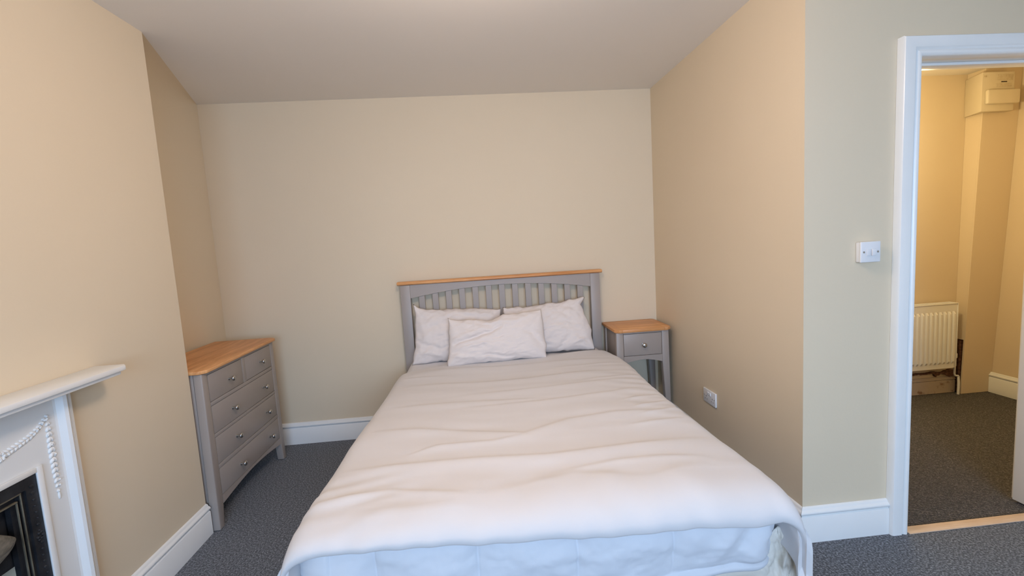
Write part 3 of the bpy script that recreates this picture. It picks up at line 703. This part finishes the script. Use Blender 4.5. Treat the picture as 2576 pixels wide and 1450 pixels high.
for v in b.verts: 
    nn = noise.noise(v.co*28)*.008
    v.co.x += max(-.012, nn); 
obj('broken_masonry', b, 'rust', pb)
def pipe(name, label, pts, r, material, g=None):
    b = B(); tube(b, pts, r); return tag(obj(name, b, material), label, 'pipe', g)
pipe('water_pipe', 'rusty brown pipe rising inside the open casing beside the radiator', [(3.800, -.178, .004), (3.800, -.178, .20), (3.802, -.176, .43)], .008, 'rust')
pipe('waste_pipe', 'short white pipe running down to the hall carpet beside the radiator', [(3.768, -.205, .001), (3.768, -.205, .10), (3.768, -.2, .150)], .0085, 'radiator')
# cracked plaster under the radiator: ragged dark strip
t = B(); top_, bot_ = [], []
for i in range(81):
    x = 3.2+.595*i/80
    nn = noise.noise(Vector((x*14, 0, 0))); kk = math.exp(-((x-3.76)/.05)**2); top_.append((x, .176+.008*nn+.004*noise.noise(Vector((x*50, 0, 3)))+.012*kk)); z = .164+.006*nn+.006*noise.noise(Vector((x*45, 5, 2)))-.030*math.exp(-((x-3.63)/.012)**2)-.016*math.exp(-((x-3.655)/.010)**2)-.035*kk; bot_.append((x, z))
prism(t, top_+bot_[::-1], 'y', HB-.0005, HB-.020)
struct('trim_5', t, 'rust', smooth=False)
ra = thing('radiator', 'white ribbed panel radiator on the hall wall seen through the doorway', 'radiator', (3.3, -.2, .22))
b = B(); rx0, rx1, ry, rz0, rz1 = 2.90, 3.704, -.232, .232, .738
def ridge(x):
    p = (x-rx0)/.0375; f = p-math.floor(p); return .010 if .2 < f < .62 else 0
t = bmesh.new(); n = 22; cols = []
xs = [rx0]
while xs[-1] < rx1-.02:
    q0 = xs[-1]; xs += [q0+.012, q0+.017, q0+.030, q0+.0375-.0025]; xs[-1] = q0+.0375
ymap = []
zs = [rz0, rz0+.035, rz0+.055, rz1-.075, rz1-.055, rz1]
for x in xs:
    ph = ((x-rx0) % .0375); rid = 1 if .014 < ph < .032 else 0; col_ = []
    inside = rx0+.02 < x < rx1-.02
    for k, z in enumerate(zs): col_.append(t.verts.new((min(x, rx1), ry-(.011 if rid and k in (2, 3) and inside else 0), z)))
    cols.append(col_)
for i in range(len(cols)-1):
    for k in range(len(zs)-1): t.faces.new((cols[i][k], cols[i+1][k], cols[i+1][k+1], cols[i][k+1]))
merge(b, t); box(b, rx0, rx1, ry+.001, ry+.012, rz0, rz1, .003)
obj('front_panel', b, 'radiator', ra, ang=25)
b = B(); box(b, rx0, rx1, ry+.060, ry+.070, rz0, rz1, .003); obj('rear_panel', b, 'radiator', ra)
b = B(); box(b, rx1-.0005, rx1+.006, ry-.002, ry+.072, rz0+.01, rz1+.008, .002); obj('side_cover', b, 'radiator', ra); b = B(); box(b, rx0-.006, rx0+.0005, ry-.002, ry+.072, rz0+.01, rz1+.008, .002)
obj('side_cover', b, 'radiator', ra)
b = B(); box(b, rx0, rx1, ry-.004, ry+.004, rz1+.0005, rz1+.008, .002); box(b, rx0, rx1, ry+.064, ry+.072, rz1+.0005, rz1+.008, .002)
for i in range(40): box(b, rx0+.01+i*.0198, rx0+.016+i*.0198, ry+.003, ry+.065, rz1+.001, rz1+.006)
obj('top_grille', b, 'radiator', ra)
b = B(); tube(b, [(rx1+.004, ry+.03, .31), (rx1+.022, ry+.03, .31), (rx1+.028, ry+.03, .300), (rx1+.028, ry+.03, .17), (rx1+.035, ry+.03, .155), (3.765, ry+.03, .152)], .007)
lathe(b, [(.012, 0), (.014, .004), (.014, .035), (.010, .04)], (rx1+.028, ry+.03, .300), (0, 0, 1)); obj('valve', b, 'radiator', ra)
for x in (3.1, 3.5): obj('bracket', bx(x, x+.03, ry+.0705, HB-.0006, .30, .70, bev=.001), 'radiator', ra)
# utility box above the casing
ub = thing('utility_box', 'cream painted utility box with a protruding cover high in the hall corner', 'utility box', (3.87, -.26, 2.16))
b = B(); mz0, mz1, my = 2.158, 2.432, -.302
prism(b, [(3.745, my), (4.0, my), (4.0, -.2545), (3.812, -.2545), (3.816, HB-.001), (3.806, HB-.001)], 'z', mz0, mz1, .002, 2)
obj('casing', b, 'meter', ub)
b = B(); box(b, 3.765, 4.022, my-.026, my-.0005, 2.205, 2.305, .010, 3); obj('cover', b, 'meter', ub)
for q in [(3.858, 3.975, 2.328, 2.350), (3.862, 3.985, 2.374, 2.412), (3.754, 3.776, 2.398, 2.410)]: obj('sticker', bx(q[0], q[1], my-.0018, my-.0003, q[2], q[3], bev=.0003), 'label', ub)
b = B(); box(b, 3.893, 3.938, my-.0022, my-.0003, 2.359, 2.3655, .0003); obj('slot', b, 'dark', ub)
